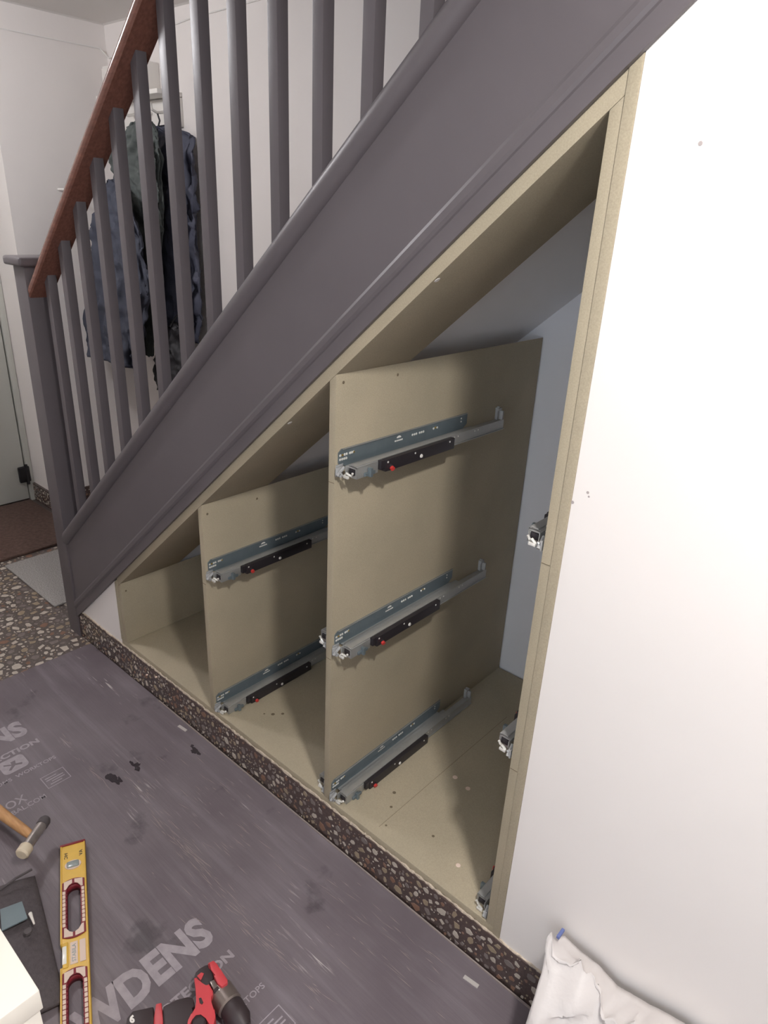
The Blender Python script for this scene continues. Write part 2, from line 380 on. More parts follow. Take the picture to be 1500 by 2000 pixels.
# handrail, rounded top with a groove line
hp = [(-.006, 3.252), (.061, 3.252), (.064, 3.262), (.064, 3.278), (.055, 3.294)]
for i in range(1, 8):
    a = math.pi * i / 8; hp.append((.0275 + .03 * math.cos(a), 3.294 + .012 * math.sin(a)))
hp += [(-.002, 3.291), (-.008, 3.283), (-.0095, 3.272), (-.0075, 3.262), (-.0095, 3.259)]
prism('handrail', hp, SL, -2.298, 0.0, M['rail'], st, smooth=True)
# steps
rise, go = .1745, .1995
for i in range(12):
    xn = -2.50 + go * i; z = .172 + rise * i
    bm = bmesh.new(); bbox(bm, xn, xn + go + .02, .071 if i == 0 else .031, .95, z - .022, z, .008, 3)
    t = finish('tread', bm, M['tread'], st, smooth=True)
    box('riser', xn + .018, xn + .034, .075 if i == 0 else .031, .95, z - rise + (.0 if i else .003), z - .022, M['tread'], st)
# plastered slope under the stair
struct(prism('wall_soffit', [(.031, 2.118), (.82, 2.118), (.82, 2.14), (.031, 2.14)], SL, -2.2, -.429, M['inner']))

# ------------------------------------------------------------------ cupboard carcase under the stair
DEP = .805
cb = empty('under_stair_cupboard', (-1.2, .4, .115), 'open wedge-shaped fitted cupboard of bare greenish board under the stair', 'cupboard')
struct(prism('wall_cupboard_back', [(-2.1, 0), (-.43, 0), (-.43, K * -.43 + 2.135), (-2.1, K * -2.1 + 2.135)], XZ, .812, .84, M['inner']))
struct(box('wall_cupboard_side', -.427, -.40, .092, .84, 0, 1.76, M['inner']))
struct(prism('wall_cupboard_end', [(.091, 0), (.812, 0), (.812, K * -1.968 + 2.116), (.091, K * -1.968 + 2.116)], YZ, -1.986, -1.967, M['inner']))
def slopetop(x): return K * x + 2.0695
def panel(name, x0, x1, y1, z0, lab=None):
    o = prism(name, [(x0, z0), (x1, z0), (x1, slopetop(x1)), (x0, slopetop(x0))], XZ, 0, y1, M['mdf'], cb, bev=.0008)
    if lab: o['label'] = lab
    return o
box('base_panel', -1.985, -.428, .001, DEP, .115, .133, M['mdf'], cb, bev=.001)
panel('side_panel', -1.9655, -1.947, DEP, .1335); panel('divider', -1.463, -1.445, DEP, .1335); panel('divider', -.970, -.952, DEP, .1335)
# divider and side panels keep their square tops behind the sloping front strip
panel('side_panel', -.464, -.4462, DEP, .1335)
prism('frame_strip', [(-1.985, .1335), (-1.966, .1335), (-1.966, K * -1.966 + 2.095), (-1.985, K * -1.985 + 2.095)], XZ, -.001, .09, M['mdf'], cb, bev=.001)
prism('frame_strip', [(-.4458, .1135), (-.4285, .1135), (-.4285, 1.724), (-.4458, 1.709)], XZ, -.0015, .09, M['mdf'], cb, bev=.001)
prism('sloping_panel', [(0, 2.07), (.225, 2.07), (.225, 2.1), (0, 2.1)], SL, -1.966, -.4462, M['mdf'], cb, bev=.0008)
# filler fillet and pencil marks, screw heads on dividers
def disc(bm, c, ax, r, h=.0006, n=10):
    c = Vector(c); a = Vector(ax).normalized(); u = a.orthogonal().normalized(); v = a.cross(u)
    b0 = [bm.verts.new(c + (u * math.cos(6.283 * k / n) + v * math.sin(6.283 * k / n)) * r) for k in range(n)]
    b1 = [bm.verts.new(c + a * h + (u * math.cos(6.283 * k / n) + v * math.sin(6.283 * k / n)) * r * .85) for k in range(n)]
    for k in range(n): bm.faces.new((b0[k], b0[(k + 1) % n], b1[(k + 1) % n], b1[k]))
    bm.faces.new(b1)
for (px, py, xx) in ((671, 747, -.952), (777, 732, -.952), (405, 1004, -1.445), (502, 974, -1.445), (246, 1154, -1.947)):
    p = P(px, py, 0, xx); bm = bmesh.new(); disc(bm, p, (1, 0, 0), .0035, .0003); finish('screw_hole', bm, M['mark'], cb)
for zz in (1.008, .566, .118 + .02):
    pass
for (px, py) in ((854, 547), (566, 826)):
    p = P(px, py, 2, 1.0); d = FWD + RIGHT * ((px - 750) / FPX) + DOWN * ((py - 1000) / FPX)
    t = (K * CAM.x + 2.07 - CAM.z) / (d.z - K * d.x); p = CAM + d * t
    bm = bmesh.new(); disc(bm, p, (K, 0, -1), .006, .0008, 7); finish('filler_spot', bm, M['white'], cb)
for xx in (-1.463, -.970, -.464):
    for zz in ((.566, 1.008) if xx > -1.4 else (.566,)):
        box('pencil_mark', xx + .001, xx + .017, -.0004, .0004, zz, zz + .0012, M['mark'], cb)
# pencil line across the base board and dust
bm = bmesh.new()
a, b = P(740, 1615, 2, .1332), P(990, 1400, 2, .1332); dd = (b - a).normalized(); nn = Vector((-dd.y, dd.x, 0)) * .0005
bm.faces.new([bm.verts.new(v) for v in (a - nn, b - nn, b + nn, a + nn)]); finish('pencil_mark', bm, M['mark'], cb)
for (px, py, s) in ((770, 1548, .005), (764, 1576, .004), (846, 1633, .004), (754, 1612, .003), (533, 1395, .006), (552, 1394, .005), (516, 1394, .003)):
    bm = bmesh.new(); disc(bm, P(px, py, 2, .1331), (0, 0, 1), s, .0003, 7); finish('glue_spot', bm, M['mark'], cb)
for (px, py, s) in ((889, 1518, .007), (914, 1540, .007), (895, 1690, .006), (287, 1318, .004), (305, 1322, .004)):
    bm = bmesh.new(); disc(bm, P(px, py, 2, .1331), (0, 0, 1), s, .0006, 9); finish('filler_spot', bm, M['pad'], cb)

# ------------------------------------------------------------------ drawer runners
def make_runner(sgn, label):
    """soft-close undermount runner; local origin: panel face, front edge, flange top. sgn=+1 stands out towards +x"""
    e = empty('drawer_runner', (0, 0, 0), label, 'drawer runner', 'drawer runners in the cupboard')
    X = lambda v: v * sgn
    def bx(bm, x0, x1, y0, y1, z0, z1, bev=0): bbox(bm, min(X(x0), X(x1)), max(X(x0), X(x1)), y0, y1, z0, z1, bev)
    # wall flange with clipped front corner, folded top lip and foot
    prism('flange', [(.008, -.03), (.008, -.007), (.017, 0), (.466, 0), (.466, -.0275), (.45, -.038), (.03, -.04)], YZ, X(.0002), X(.002), M['steel'], e)
    bm = bmesh.new(); bx(bm, .002, .0036, .02, .465, -.0022, 0, .0006); bx(bm, .002, .03, .03, .455, -.0402, -.0385); finish('tray', bm, M['steel_l'], e)
    bm = bmesh.new(); bx(bm, .012, .031, .03, .47, -.034, -.0325, .0005); bx(bm, .012, .0135, .03, .47, -.046, -.0325)
    for yy in (.12, .15, .165, .27): bx(bm, .018, .026, yy, yy + .004, -.0325, -.0318)
    finish('middle_rail', bm, M['steel_l'], e)
    # outer drawer member: inverted channel
    bm = bmesh.new(); bx(bm, .026, .042, .02, .575, -.030, -.0275, .0008); bx(bm, .0395, .042, .02, .578, -.052, -.029, .0008); bx(bm, .026, .028, .03, .572, -.046, -.029); bx(bm, .0395, .0445, .35, .578, -.0535, -.0515)
    finish('drawer_rail', bm, M['steel_l'], e, smooth=True)
    bm = bmesh.new()
    for yy in (.36, .375, .445, .46): disc(bm, (X(.042), yy, -.034), (sgn, 0, 0), .0022, .0008)
    finish('rivets', bm, M['zinc'], e)['kind'] = 'stuff'
    # rear hook
    bm = bmesh.new(); bx(bm, .026, .034, .556, .560, -.0275, .004, .001); bx(bm, .026, .043, .566, .572, -.0275, -.004, .001); bx(bm, .03, .036, .556, .572, -.004, .003, .001); btube(bm, [(X(.03), .564, -.0275), (X(.03), .564, .006)], .004, 8)
    finish('rear_hook', bm, M['clear'], e, smooth=True)
    # damper housing
    bm = bmesh.new(); bx(bm, .042, .0545, .098, .345, -.0555, -.0285, .002); bx(bm, .042, .052, .086, .098, -.0495, -.029, .001)
    dm = finish('damper', bm, M['black'], e, smooth=True)
    bm = bmesh.new()
    for yy in (.105, .197, .325): disc(bm, (X(.0545), yy, -.0345), (sgn, 0, 0), .0024, .0008)
    finish('rivets', bm, M['zinc'], dm)['kind'] = 'stuff'
    bm = bmesh.new(); disc(bm, (X(.0545), .219, -.046), (sgn, 0, 0), .0046, .0016, 14); finish('white_button', bm, M['white'], dm)
    bm = bmesh.new(); btube(bm, [(X(.05), .112, -.041), (X(.055), .118, -.048), (X(.057), .116, -.05)], .0045, 10); finish('adjuster_stem', bm, M['black'], dm, smooth=True)
    bm = bmesh.new(); btube(bm, [(X(.0565), .1155, -.049), (X(.0615), .1145, -.0505)], .0052, 12); finish('red_button', bm, M['red'], dm, smooth=True)
    # screw holes with bright heads
    bm = bmesh.new()
    for yy in (.0135, .0265, .0325, .0425, .048, .0535): disc(bm, (X(.002), yy, -.0135), (sgn, 0, 0), .0030, .0008)
    for yy in (.0135, .0195, .0255, .0315): disc(bm, (X(.002), yy, -.0225), (sgn, 0, 0), .0030, .0008)
    for yy in (.249, .256, .263, .275, .282, .289, .328, .342): disc(bm, (X(.002), yy, -.015), (sgn, 0, 0), .0030, .0008)
    for zz in (-.010, -.018): disc(bm, (X(.002), .44, zz), (sgn, 0, 0), .0022, .0008)
    finish('screw_heads', bm, M['zinc'], e)['kind'] = 'stuff'
    bm = bmesh.new()
    for yy in (.02, .0535, .335): disc(bm, (X(.0022), yy, -.0135), (sgn, 0, 0), .0028, .0009)
    finish('brass_screws', bm, M['brass'], e)['kind'] = 'stuff'
    bm = bmesh.new(); n = 9
    a = [bm.verts.new((X(.0022), .2 - .008 * math.cos(math.pi * k / n) * 1.0, -.012 + .005 * math.sin(math.pi * k / n))) for k in range(n + 1)]; bm.faces.new(a)
    for k in range(6): bbox(bm, min(X(.002), X(.0023)), max(X(.002), X(.0023)), .186 + k * .0048, .186 + k * .0048 + .0034, -.0195, -.0162)
    finish('maker_mark', bm, M['white'], e)
    # front catch: clip bracket on the panel, folded housing, spring and release lever
    bm = bmesh.new(); bx(bm, .0005, .003, .002, .022, -.056, -.032, .0008); bx(bm, .003, .016, .002, .006, -.056, -.05, .001); bx(bm, .004, .008, -.003, .014, -.055, -.036, .0015); btube(bm, [(X(.01), -.003, -.052), (X(.012), .016, -.036)], .0035, 8); btube(bm, [(X(.004), .004, -.05), (X(.014), .002, -.044), (X(.016), .008, -.053)], .0022, 8)
    finish('panel_clip', bm, M['clear'], e, smooth=True)
    bm = bmesh.new(); bx(bm, .018, .0445, .02, .07, -.033, -.0305, .0006); bx(bm, .0425, .0445, .02, .085, -.056, -.031, .0006); bx(bm, .018, .02, .012, .07, -.05, -.031, .0006); bx(bm, .02, .0445, .02, .022, -.036, -.031); bx(bm, .02, .0445, .02, .022, -.056, -.05); bx(bm, .024, .03, .045, .05, -.0305, -.029); bx(bm, .034, .04, .056, .06, -.0305, -.029)
    finish('catch_housing', bm, M['steel_l'], e, smooth=True)
    bm = bmesh.new(); bx(bm, .024, .039, .018, .05, -.049, -.037, .001); finish('catch_block', bm, M['black'], e, smooth=True)
    bm = bmesh.new(); btube(bm, [(X(.022), .008, -.05), (X(.028), .006, -.043), (X(.036), .014, -.05), (X(.04), .012, -.042)], .0026, 8); bx(bm, .02, .034, .004, .009, -.055, -.049, .0012); finish('spring', bm, M['zinc'], e, smooth=True)
    bm = bmesh.new(); bx(bm, .046, .056, .05, .058, -.056, -.036, .002); bx(bm, .0445, .05, .04, .072, -.054, -.046, .002); finish('release_lever', bm, M['steel'], e, smooth=True)
    return e
rp = make_runner(1, ''); rm = make_runner(-1, '')
spots = [(1, -.952, 1.081, 'top drawer runner on the tall divider, highest of its three'), (1, -.952, .638, 'middle drawer runner of three on the tall divider'), (1, -.952, .190, 'lowest drawer runner on the tall divider, just above the base board'),
         (1, -1.445, .640, 'upper drawer runner of two on the shorter divider'), (1, -1.445, .190, 'lower drawer runner of two on the shorter divider, above the base board'),
         (-1, -.970, .64, 'drawer runner end peeping past the left face of the tall divider, upper one'), (-1, -.970, .190, 'drawer runner end peeping past the left face of the tall divider, at the base'),
         (-1, -.464, 1.081, 'drawer runner on the right side panel, seen end-on against the white back wall'), (-1, -.464, .638, 'drawer runner on the right side panel at mid height, seen end-on'), (-1, -.464, .190, 'drawer runner on the right side panel at the bottom, above the terrazzo skirting')]
used = {1: False, -1: False}
for sg, x, z, lab in spots:
    base = rp if sg > 0 else rm
    y = .0 if sg > 0 else .006
    if not used[sg]: used[sg] = True; base.location = (x, y, z); base['label'] = lab
    else: copy_tree(base, (x, y, z), lab)

# ------------------------------------------------------------------ floor protection board with its print
sh = tag(box('floor_protection_sheet', -2.222, 1.45, -1.7, -.0075, 0.0002, .003, M['sheet']), 'scuffed black plastic floor protection sheet with pale printing', 'floor covering')
prism('taped_edge', [(-.0075, .003), (-.0095, .0075), (-.0125, .0075), (-.0125, .003)], YZ, -1.75, .3, M['lip'], sh)
ZS = .003
def print_text(body, x_top, x_base, y_end, width, bold=0., name='printed_word'):
    bm = text_bm(body, width, x_base - x_top, bold)
    for v in bm.verts: v.co = Vector((x_base - v.co.y, y_end - width + v.co.x, ZS + .0001 + v.co.z))
    return finish(name, bm, M['print'], sh)
for dx in (0, -.966):
    print_text('HOWDENS', -1.015 + dx, -.932 + dx, -.370, .43, .045)
    print_text('FLOOR PROTECTION', -.893 + dx, -.870 + dx, -.366, .34, .035)
    print_text('KITCHENS  BEDROOMS  WORKTOPS', -.784 + dx, -.770 + dx, -.362, .34, .01)
    # rounded logo tile with a cut-out sign
    def rr(x0, x1, y0, y1, r, n=5):
        o = []
        for cx, cy, a0 in ((x1 - r, y1 - r, 0), (x0 + r, y1 - r, 90), (x0 + r, y0 + r, 180), (x1 - r, y0 + r, 270)):
            o += [(cx + r * math.cos(math.radians(a0 + 90 * i / n)), cy + r * math.sin(math.radians(a0 + 90 * i / n))) for i in range(n + 1)]
        return o
    x0, x1, y0, y1 = -.862 + dx, -.80 + dx, -.495, -.425; cx, cy = (x0 + x1) / 2, (y0 + y1) / 2
    arrow = [(cx - .014, cy - .004), (cx - .004, cy - .004), (cx - .016, cy - .022), (cx - .010, cy - .024), (cx + .002, cy - .006), (cx + .016, cy - .02), (cx + .02, cy - .014), (cx + .007, cy + .002), (cx + .016, cy + .018), (cx + .008, cy + .022), (cx, cy + .006), (cx - .014, cy + .01)]
    bm = plate_bm([rr(x0, x1, y0, y1, .014), arrow], .0002)
    for v in bm.verts: v.co.z += ZS + .0001
    finish('printed_logo', bm, M['print'], sh)
    x0, x1, y0, y1 = -.722 + dx, -.668 + dx, -.432, -.366
    bm = plate_bm([[(x0, y0), (x1, y0), (x1, y1), (x0, y1)], [(x0 + .002, y0 + .002), (x0 + .002, y1 - .002), (x1 - .002, y1 - .002), (x1 - .002, y0 + .002)]], .0002)
    for k, (a, b) in enumerate(((.008, .040), (.008, .056), (.02, .056), (.012, .044))):
        xx = x0 + .012 + k * .0095; bbox(bm, xx, xx + .0035, y0 + a, y0 + b, 0, .0002)
    for v in bm.verts: v.co.z += ZS + .0001
    finish('printed_panel', bm, M['print'], sh)
print_text('OX', -1.665, -1.635, -.488, .052, .01); print_text('OBAL.COM', -1.625, -1.608, -.448, .108, .008)
print_text('OX', -.845, -.818, -.478, .052, .01)

# pale scuffs rubbed into the sheet along its flutes
bm = bmesh.new(); r = random.Random(12)
tracks = [([(262, 1525), (300, 1580), (345, 1640), (372, 1662), (425, 1725), (480, 1800), (525, 1850), (640, 1960)], 150, 9), ([(120, 1440), (165, 1490), (215, 1540)], 22, 3), ([(330, 1440), (420, 1530), (520, 1640), (600, 1740)], 60, 40),
          ([(380, 1660), (470, 1640), (475, 1600)], 16, 6), ([(640, 1700), (720, 1820), (830, 1900)], 45, 40), ([(330, 1690), (420, 1800), (470, 1900)], 30, 40)]
for pts, n, jit in tracks:
    for k in range(n):
        t = r.random() * (len(pts) - 1); i = int(t); f = t - i
        px = pts[i][0] + (pts[i + 1][0] - pts[i][0]) * f + r.gauss(0, jit); py = pts[i][1] + (pts[i + 1][1] - pts[i][1]) * f + r.gauss(0, jit)
        c = P(px, py, 2, ZS)
        if c.y > -.03 or c.x > -.2: continue
        ln = r.uniform(.006, .03); wd = r.uniform(.0003, .0008); an = r.gauss(.03, .07); u_ = Vector((math.cos(an), math.sin(an), 0)); n_ = Vector((-u_.y, u_.x, 0))
        c.z = ZS + .00035
        bm.faces.new([bm.verts.new(c + q) for q in (-u_ * ln, -n_ * wd, u_ * ln, n_ * wd)])
finish('scuff_marks', bm, M['lip'], sh)['kind'] = 'stuff'

# black wet smears and offcuts lying on the sheet
def blob(name, c, lab, seed, k=7):
    """cluster of small irregular dark patches, each a thin puddle"""
    r = random.Random(seed); c = Vector(c); bm = bmesh.new(); p = c.copy(); z = ZS + .0003
    for q in range(k):
        rx, ry = r.uniform(.005, .02) * (1.3 if q < 2 else .8), r.uniform(.003, .009) * (1.3 if q < 2 else .8); out = []
        for m_ in range(22):
            a = 6.283 * m_ / 22; f = .85 + .6 * noise.noise(Vector((math.cos(a) * 1.3, math.sin(a) * 1.3, seed * 3.7 + q))) + .2 * noise.noise(Vector((math.cos(a) * 4, math.sin(a) * 4, seed + q)))
            out.append((p.x + rx * f * math.cos(a), p.y + ry * f * math.sin(a)))
        bprism(bm, out, XY, z, z + .0009 + .0001 * q)
        p = c + Vector((r.uniform(-.02, .02), r.uniform(-.009, .009), 0))
    return tag(finish(name, bm, M['wet'], None, origin=(c.x, c.y, ZS)), lab, 'smear', 'wet smears on the sheet')
blob('wet_smear', P(266, 1496, 2, 0), 'dark wet smear mid-sheet, the upper of the two beside the pale streaks', 1, 9)
blob('wet_smear', P(226, 1524, 2, 0), 'dark wet smear mid-sheet, the left one next to a pale scratch', 2, 6)
blob('wet_smear', P(380, 1466, 2, 0), 'dark wet smear lying close to the terrazzo skirting', 3, 7)
def offcut(px, py, px2, py2, wd, lab):
    a, b = P(px, py, 2, ZS), P(px2, py2, 2, ZS); d = (b - a).normalized(); n = Vector((-d.y, d.x, 0)) * wd / 2
    o = prism('plastic_offcut', [tuple((a - n).xy), tuple((b - n).xy), tuple((b + n).xy), tuple((a + n).xy)], XY, ZS + .0003, ZS + .0023, M['cable']); tag(o, lab, 'offcut', 'offcuts on the sheet')
offcut(349, 1418, 364, 1428, .009, 'small grey offcut strip on the sheet below the short divider')
offcut(906, 1908, 934, 1928, .009, 'small grey offcut strip at the foot of the skirting near the white bag')

# ------------------------------------------------------------------ mats by the door
bm = bmesh.new(); bbox(bm, -3.05, -2.563, .014, .50, .0008, .009, .004); tag(finish('door_mat', bm, M['grey_mat'], smooth=True), 'pale grey speckled mat on the terrazzo behind the newel', 'mat')
bm = bmesh.new(); bbox(bm, -3.73, -3.105, -.75, .42, .0008, .014, .005); tag(finish('coir_mat', bm, M['coir'], smooth=True), 'brown coir mat in front of the pale door', 'mat')

# ------------------------------------------------------------------ coats, rack and box on the back wall
ck = empty('coat_rack', (-3.0, YB, 1.9), 'white wooden coat rack with a shelf on the back wall above the coats', 'coat rack')
box('shelf', -3.42, -2.91, .88, YB, 1.952, 1.97, M['white'], ck, bev=.003)
box('rail_board', -3.42, -2.91, .978, YB, 1.84, 1.95, M['white'], ck, bev=.003)
for x in (-3.36, -3.24, -3.12, -3.0):
    tube('hook', [(x, .978, 1.9), (x, .93, 1.89), (x, .905, 1.90), (x, .90, 1.925)], .006, M['white'], ck, 8)
mb = empty('meter_box', (-3.2, YB, 1.972), 'white plastic meter box standing on the coat rack shelf', 'box')
box('body', -3.4, -3.07, .915, YB - .001, 1.9715, 2.09, M['white'], mb, bev=.004); box('lid', -3.39, -3.08, .905, .914, 1.98, 2.08, M['white'], mb, bev=.003)

def garment(name, secs, m, lab, cat, folds=7, amp=.16, seed=1, group=None):
    """hanging cloth: sections (z, cx, cy, half-width, half-depth) with folds that deepen downwards"""
    bm = bmesh.new(); rings = []; NS = 110; sub = 16; S = []
    for (a, b) in zip(secs, secs[1:]):
        for k in range(sub):
            t = k / sub; t2 = t * t * (3 - 2 * t); S.append([a[i] + (b[i] - a[i]) * (t if i == 0 else t2) for i in range(5)])
    S.append(list(secs[-1])); zt, zb = S[0][0], S[-1][0]
    for (z, cx, cy, hw, hd) in S:
        g = (zt - z) / (zt - zb); ring = []
        for k in range(NS):
            a = 6.283185 * k / NS
            f = 1 + amp * (.25 + .75 * g) * (math.sin(folds * a + seed + 1.6 * math.sin(3 * g + seed)) * .5 + noise.noise(Vector((math.cos(a) * 2.2, math.sin(a) * 2.2, z * 4 + seed * 7))) * .9) - .30 * abs(noise.noise(Vector((math.cos(a) * 3.2, math.sin(a) * 2 + seed, z * 7 + 2 * math.cos(a))))) - .09 * abs(noise.noise(Vector((math.cos(a) * 6, math.sin(a) * 5 + seed, z * 17 - 3 * math.cos(a))))) + .09
            ca, sa = math.cos(a), math.sin(a); p = 2.6
            q = (abs(ca) ** p + abs(sa) ** p) ** (-1 / p)
            ring.append(bm.verts.new((cx + hw * q * f * ca, cy + hd * q * f * sa + (.05 * abs(noise.noise(Vector((cx * 3 + hw * ca * 16 + z * 3, z * 9, seed * 1.7)))) + .025 * abs(noise.noise(Vector((hw * ca * 34, z * 24, seed))))) * (1 if sa < 0 else 0), z + .012 * noise.noise(Vector((ca * 3, sa * 3, z * 6 + seed))))))
        rings.append(ring)
    for a, b in zip(rings, rings[1:]):
        for k in range(NS): bm.faces.new((a[k], a[(k + 1) % NS], b[(k + 1) % NS], b[k]))
    bm.faces.new(rings[0]); bm.faces.new(rings[-1][::-1])
    o = finish(name, bm, m, None, smooth='all', origin=(secs[-1][1], secs[-1][2], zb)); return tag(o, lab, cat, group)
def gsec(y, rows, hd):
    out = []
    for (py, xl, xr, f) in rows:
        a, b = P(xl, py, 1, y), P(xr, py, 1, y); out.append(((a.z + b.z) / 2, (a.x + b.x) / 2, y + hd * (.35), abs(b.x - a.x) / 2, hd * f))
    return out
g1 = garment('navy_coat', gsec(.68, [(350, 200, 214, .3), (385, 184, 240, .7), (470, 176, 262, .9), (560, 170, 274, 1), (650, 162, 264, 1), (705, 168, 258, .95)], .05), M['navy_d'], 'long dark navy coat hanging nearest the corner, its hem low', 'coat', 5, .12, 2, 'hanging coats')
g2 = garment('green_jacket', gsec(.79, [(236, 248, 280, .4), (258, 238, 292, .8), (310, 206, 302, 1), (345, 216, 300, .9), (420, 222, 304, .9), (520, 228, 300, .8), (690, 246, 290, .7)], .045), M['green_c'], 'dark green hooded jacket hanging in front of the navy coats', 'coat', 6, .16, 5, 'hanging coats')
g3 = garment('navy_jacket', gsec(.90, [(246, 288, 322, .4), (268, 268, 362, .8), (380, 262, 366, 1), (500, 262, 372, 1), (600, 266, 376, 1), (655, 270, 374, .9)], .045), M['navy_c'], 'crumpled navy jacket hanging on the right of the green one', 'coat', 8, .16, 9, 'hanging coats')
g4 = garment('black_bag', gsec(.815, [(632, 326, 338, .25), (655, 308, 358, .7), (690, 300, 370, .9), (740, 300, 374, 1), (772, 306, 370, .8)], .045), M['black_c'], 'black soft bag hanging below the navy jacket', 'bag', 4, .08, 4)
def loop(o, path): tube('hanging_loop', path, .004, M['black_c'], o, 6)
a = P(200, 372, 1, .69); tube('wall_peg', [(XE, a.y, a.z), (a.x + .02, a.y, a.z)], .005, M['white'], g1, 8)
a = P(305, 250, 1, .91); loop(g3, [a - Vector((0, 0, .02)), (a.x, .93, 1.86), (-3.0, .93, 1.89)])
a = P(332, 634, 1, .815); loop(g4, [a - Vector((0, 0, .01)), a + Vector((0, .03, .03)), a + Vector((0, .06, .05))])
cbm = bmesh.new(); btube(cbm, [(XE + .004, .462, 2.172), (XE + .004, .7, 2.173), (XE + .004, .965, 2.176), (XE + .012, .975, 2.165), (XE + .03, .99, 2.14), (XE + .12, .996, 2.15), (-3.1, .996, 2.20), (-2.8, .996, 2.222), (-2.32, .996, 2.23)], .003, 6)
tag(finish('wall_cable', cbm, M['fixture'], smooth=True), 'thin pale cable pinned along the wall just below the ceiling', 'cable')

# ------------------------------------------------------------------ spirit level
lo = P(142, 1648, 2, .026); ld = Vector((.905, -.426, 0)).normalized(); lt = Vector((.426, .905, 0)).normalized()
LV = empty('spirit_level', (lo.x, lo.y, ZS), 'yellow spirit level with two dark red handle openings lying on the black sheet', 'spirit level')
def lvl(s, t, z): return Vector((lo.x, lo.y, ZS + .0003)) + ld * s + lt * t + Vector((0, 0, z))
def lvl_finish(name, bm, m, par=LV, smooth=False):
    for v in bm.verts: v.co = lvl(*v.co)
    return finish(name, bm, m, par, smooth)
W2, LL, TH = .0285, .604, .024
def stad(s0, s1, hw, scal=0., n=10, sc=11):
    """long oval; scalloped sides when scal > 0"""
    o = []
    for i in range(n + 1): a = -math.pi / 2 + math.pi * i / n; o.append((s1 - hw + hw * math.cos(a), hw * math.sin(a)))
    m_ = sc * 4; L = (s1 - hw) - (s0 + hw)
    for i in range(1, m_): o.append((s1 - hw - L * i / m_, hw + scal * (1 - abs(math.sin(math.pi * i * sc / m_)))))
    for i in range(n + 1): a = math.pi / 2 + math.pi * i / n; o.append((s0 + hw + hw * math.cos(a), hw * math.sin(a)))
    for i in range(1, m_): o.append((s0 + hw + L * i / m_, -hw - scal * (1 - abs(math.sin(math.pi * i * sc / m_)))))
    return o
handles = [(.122, .252), (LL - .252, LL - .122)]
note = [(.002, -W2), (.274, -W2), (.277, -W2 + .005), (.327, -W2 + .005), (.33, -W2), (LL - .002, -W2), (LL - .002, W2), (.002, W2)]
lvl_finish('body', plate_bm([note] + [stad(a - .004, b + .004, .0185) for a, b in handles], TH - .0015), M['yellow'])
for t in (-1, 1):
    for (a, b) in (((.002, .274), (.33, LL - .002)) if t < 0 else ((.002, LL - .002),)):
        bm = bmesh.new(); bbox(bm, a, b, t * W2 - .0035 if t > 0 else t * W2, t * W2 if t > 0 else t * W2 + .0035, 0, TH + .0008, .0008); lvl_finish('edge_rail', bm, M['yellow'], smooth=True)
for a, b in ((-.003, .002), (LL - .002, LL + .003)):
    bm = bmesh.new(); bbox(bm, a, b, -W2 - .0008, W2 + .0008, 0, TH + .0015, .001); lvl_finish('end_cap', bm, M['dred'], smooth=True)
for (a, b) in handles:
    def barrel(g, cw):
        o = []
        for i in range(13): tt = -1 + 2 * i / 12; o.append((a - .014 - g + .007 * tt * tt, cw * tt))
        for i in range(13): tt = 1 - 2 * i / 12; o.append((b + .014 + g - .007 * tt * tt, cw * tt))
        return o
    bm = plate_bm([barrel(0, .0242), stad(a, b, .0145, .0022)], .003)
    for v in bm.verts: v.co.z += TH - .002
    g = lvl_finish('handle_grip', bm, M['dred'])
    for t in (-1, 1):
        for k in range(9):
            s = a + .022 + (b - a - .044) * k / 8
            bm = bmesh.new(); bbox(bm, s - .0044, s + .0044, t * .0205 - .0032, t * .0205 + .0032, TH + .0005, TH + .0026, .0009); lvl_finish('grip_pad', bm, M['pad'], g, True)
        for (q0, q1) in ((a - .010, a + .003), (b - .003, b + .010)):
            bm = bmesh.new(); pts = [(q0, t * .003), (q1 if q0 < a else q0 + .006, t * .003 + (t * .0125 if 0 else 0)), (q1, t * .0185), (q0 + .003, t * .0205)]
            pts = [(q0, t * .0025), (q1 - .0 if q0 < a else q1, t * .0025), (q1 + (.010 if q0 < a else 0), t * .0185), (q0 + (.004 if q0 < a else -.010), t * .0205)]
            if q0 < a: pts = [(a - .011, t * .0025), (a - .001, t * .0025), (a + .003, t * .0095), (a + .014, t * .0165), (a + .014, t * .0205), (a - .008, t * .0205)]
            else: pts = [(b + .011, t * .0025), (b + .001, t * .0025), (b - .003, t * .0095), (b - .014, t * .0165), (b - .014, t * .0205), (b + .008, t * .0205)]
            bprism(bm, pts, lambda u, v, z: (u, v, z), TH + .0005, TH + .0022); lvl_finish('grip_pad', bm, M['pad'], g)
    bm = plate_bm([stad(a - .003, b + .003, .0178), stad(a, b, .0146)], TH - .004); lvl_finish('handle_lining', bm, M['dred'], g)
for s in (.066, LL - .066):
    bm = bmesh.new(); o = []
    for i in range(24): an = 6.283 * i / 24; o.append((s + .0135 * math.cos(an), .0185 * math.sin(an)))
    bprism(bm, o, lambda u, v, z: (u, v, z), TH - .003, TH + .0008); vf = lvl_finish('plumb_vial', bm, M['pad'])
    bm = bmesh.new(); bbox(bm, s - .0085, s + .0085, -.0135, .0135, TH, TH + .003, .003); lvl_finish('vial_tube', bm, M['vial'], vf, True)
bm = bmesh.new(); bbox(bm, .272, .332, -W2 + .0045, -.0125, TH - .004, TH + .0006, .002); hv = lvl_finish('level_vial', bm, M['yellow'], smooth=True)
bm = bmesh.new(); bbox(bm, .281, .323, -W2 + .0038, -.0155, .004, TH + .0014, .002); lvl_finish('vial_window', bm, M['vialw'], hv, True)
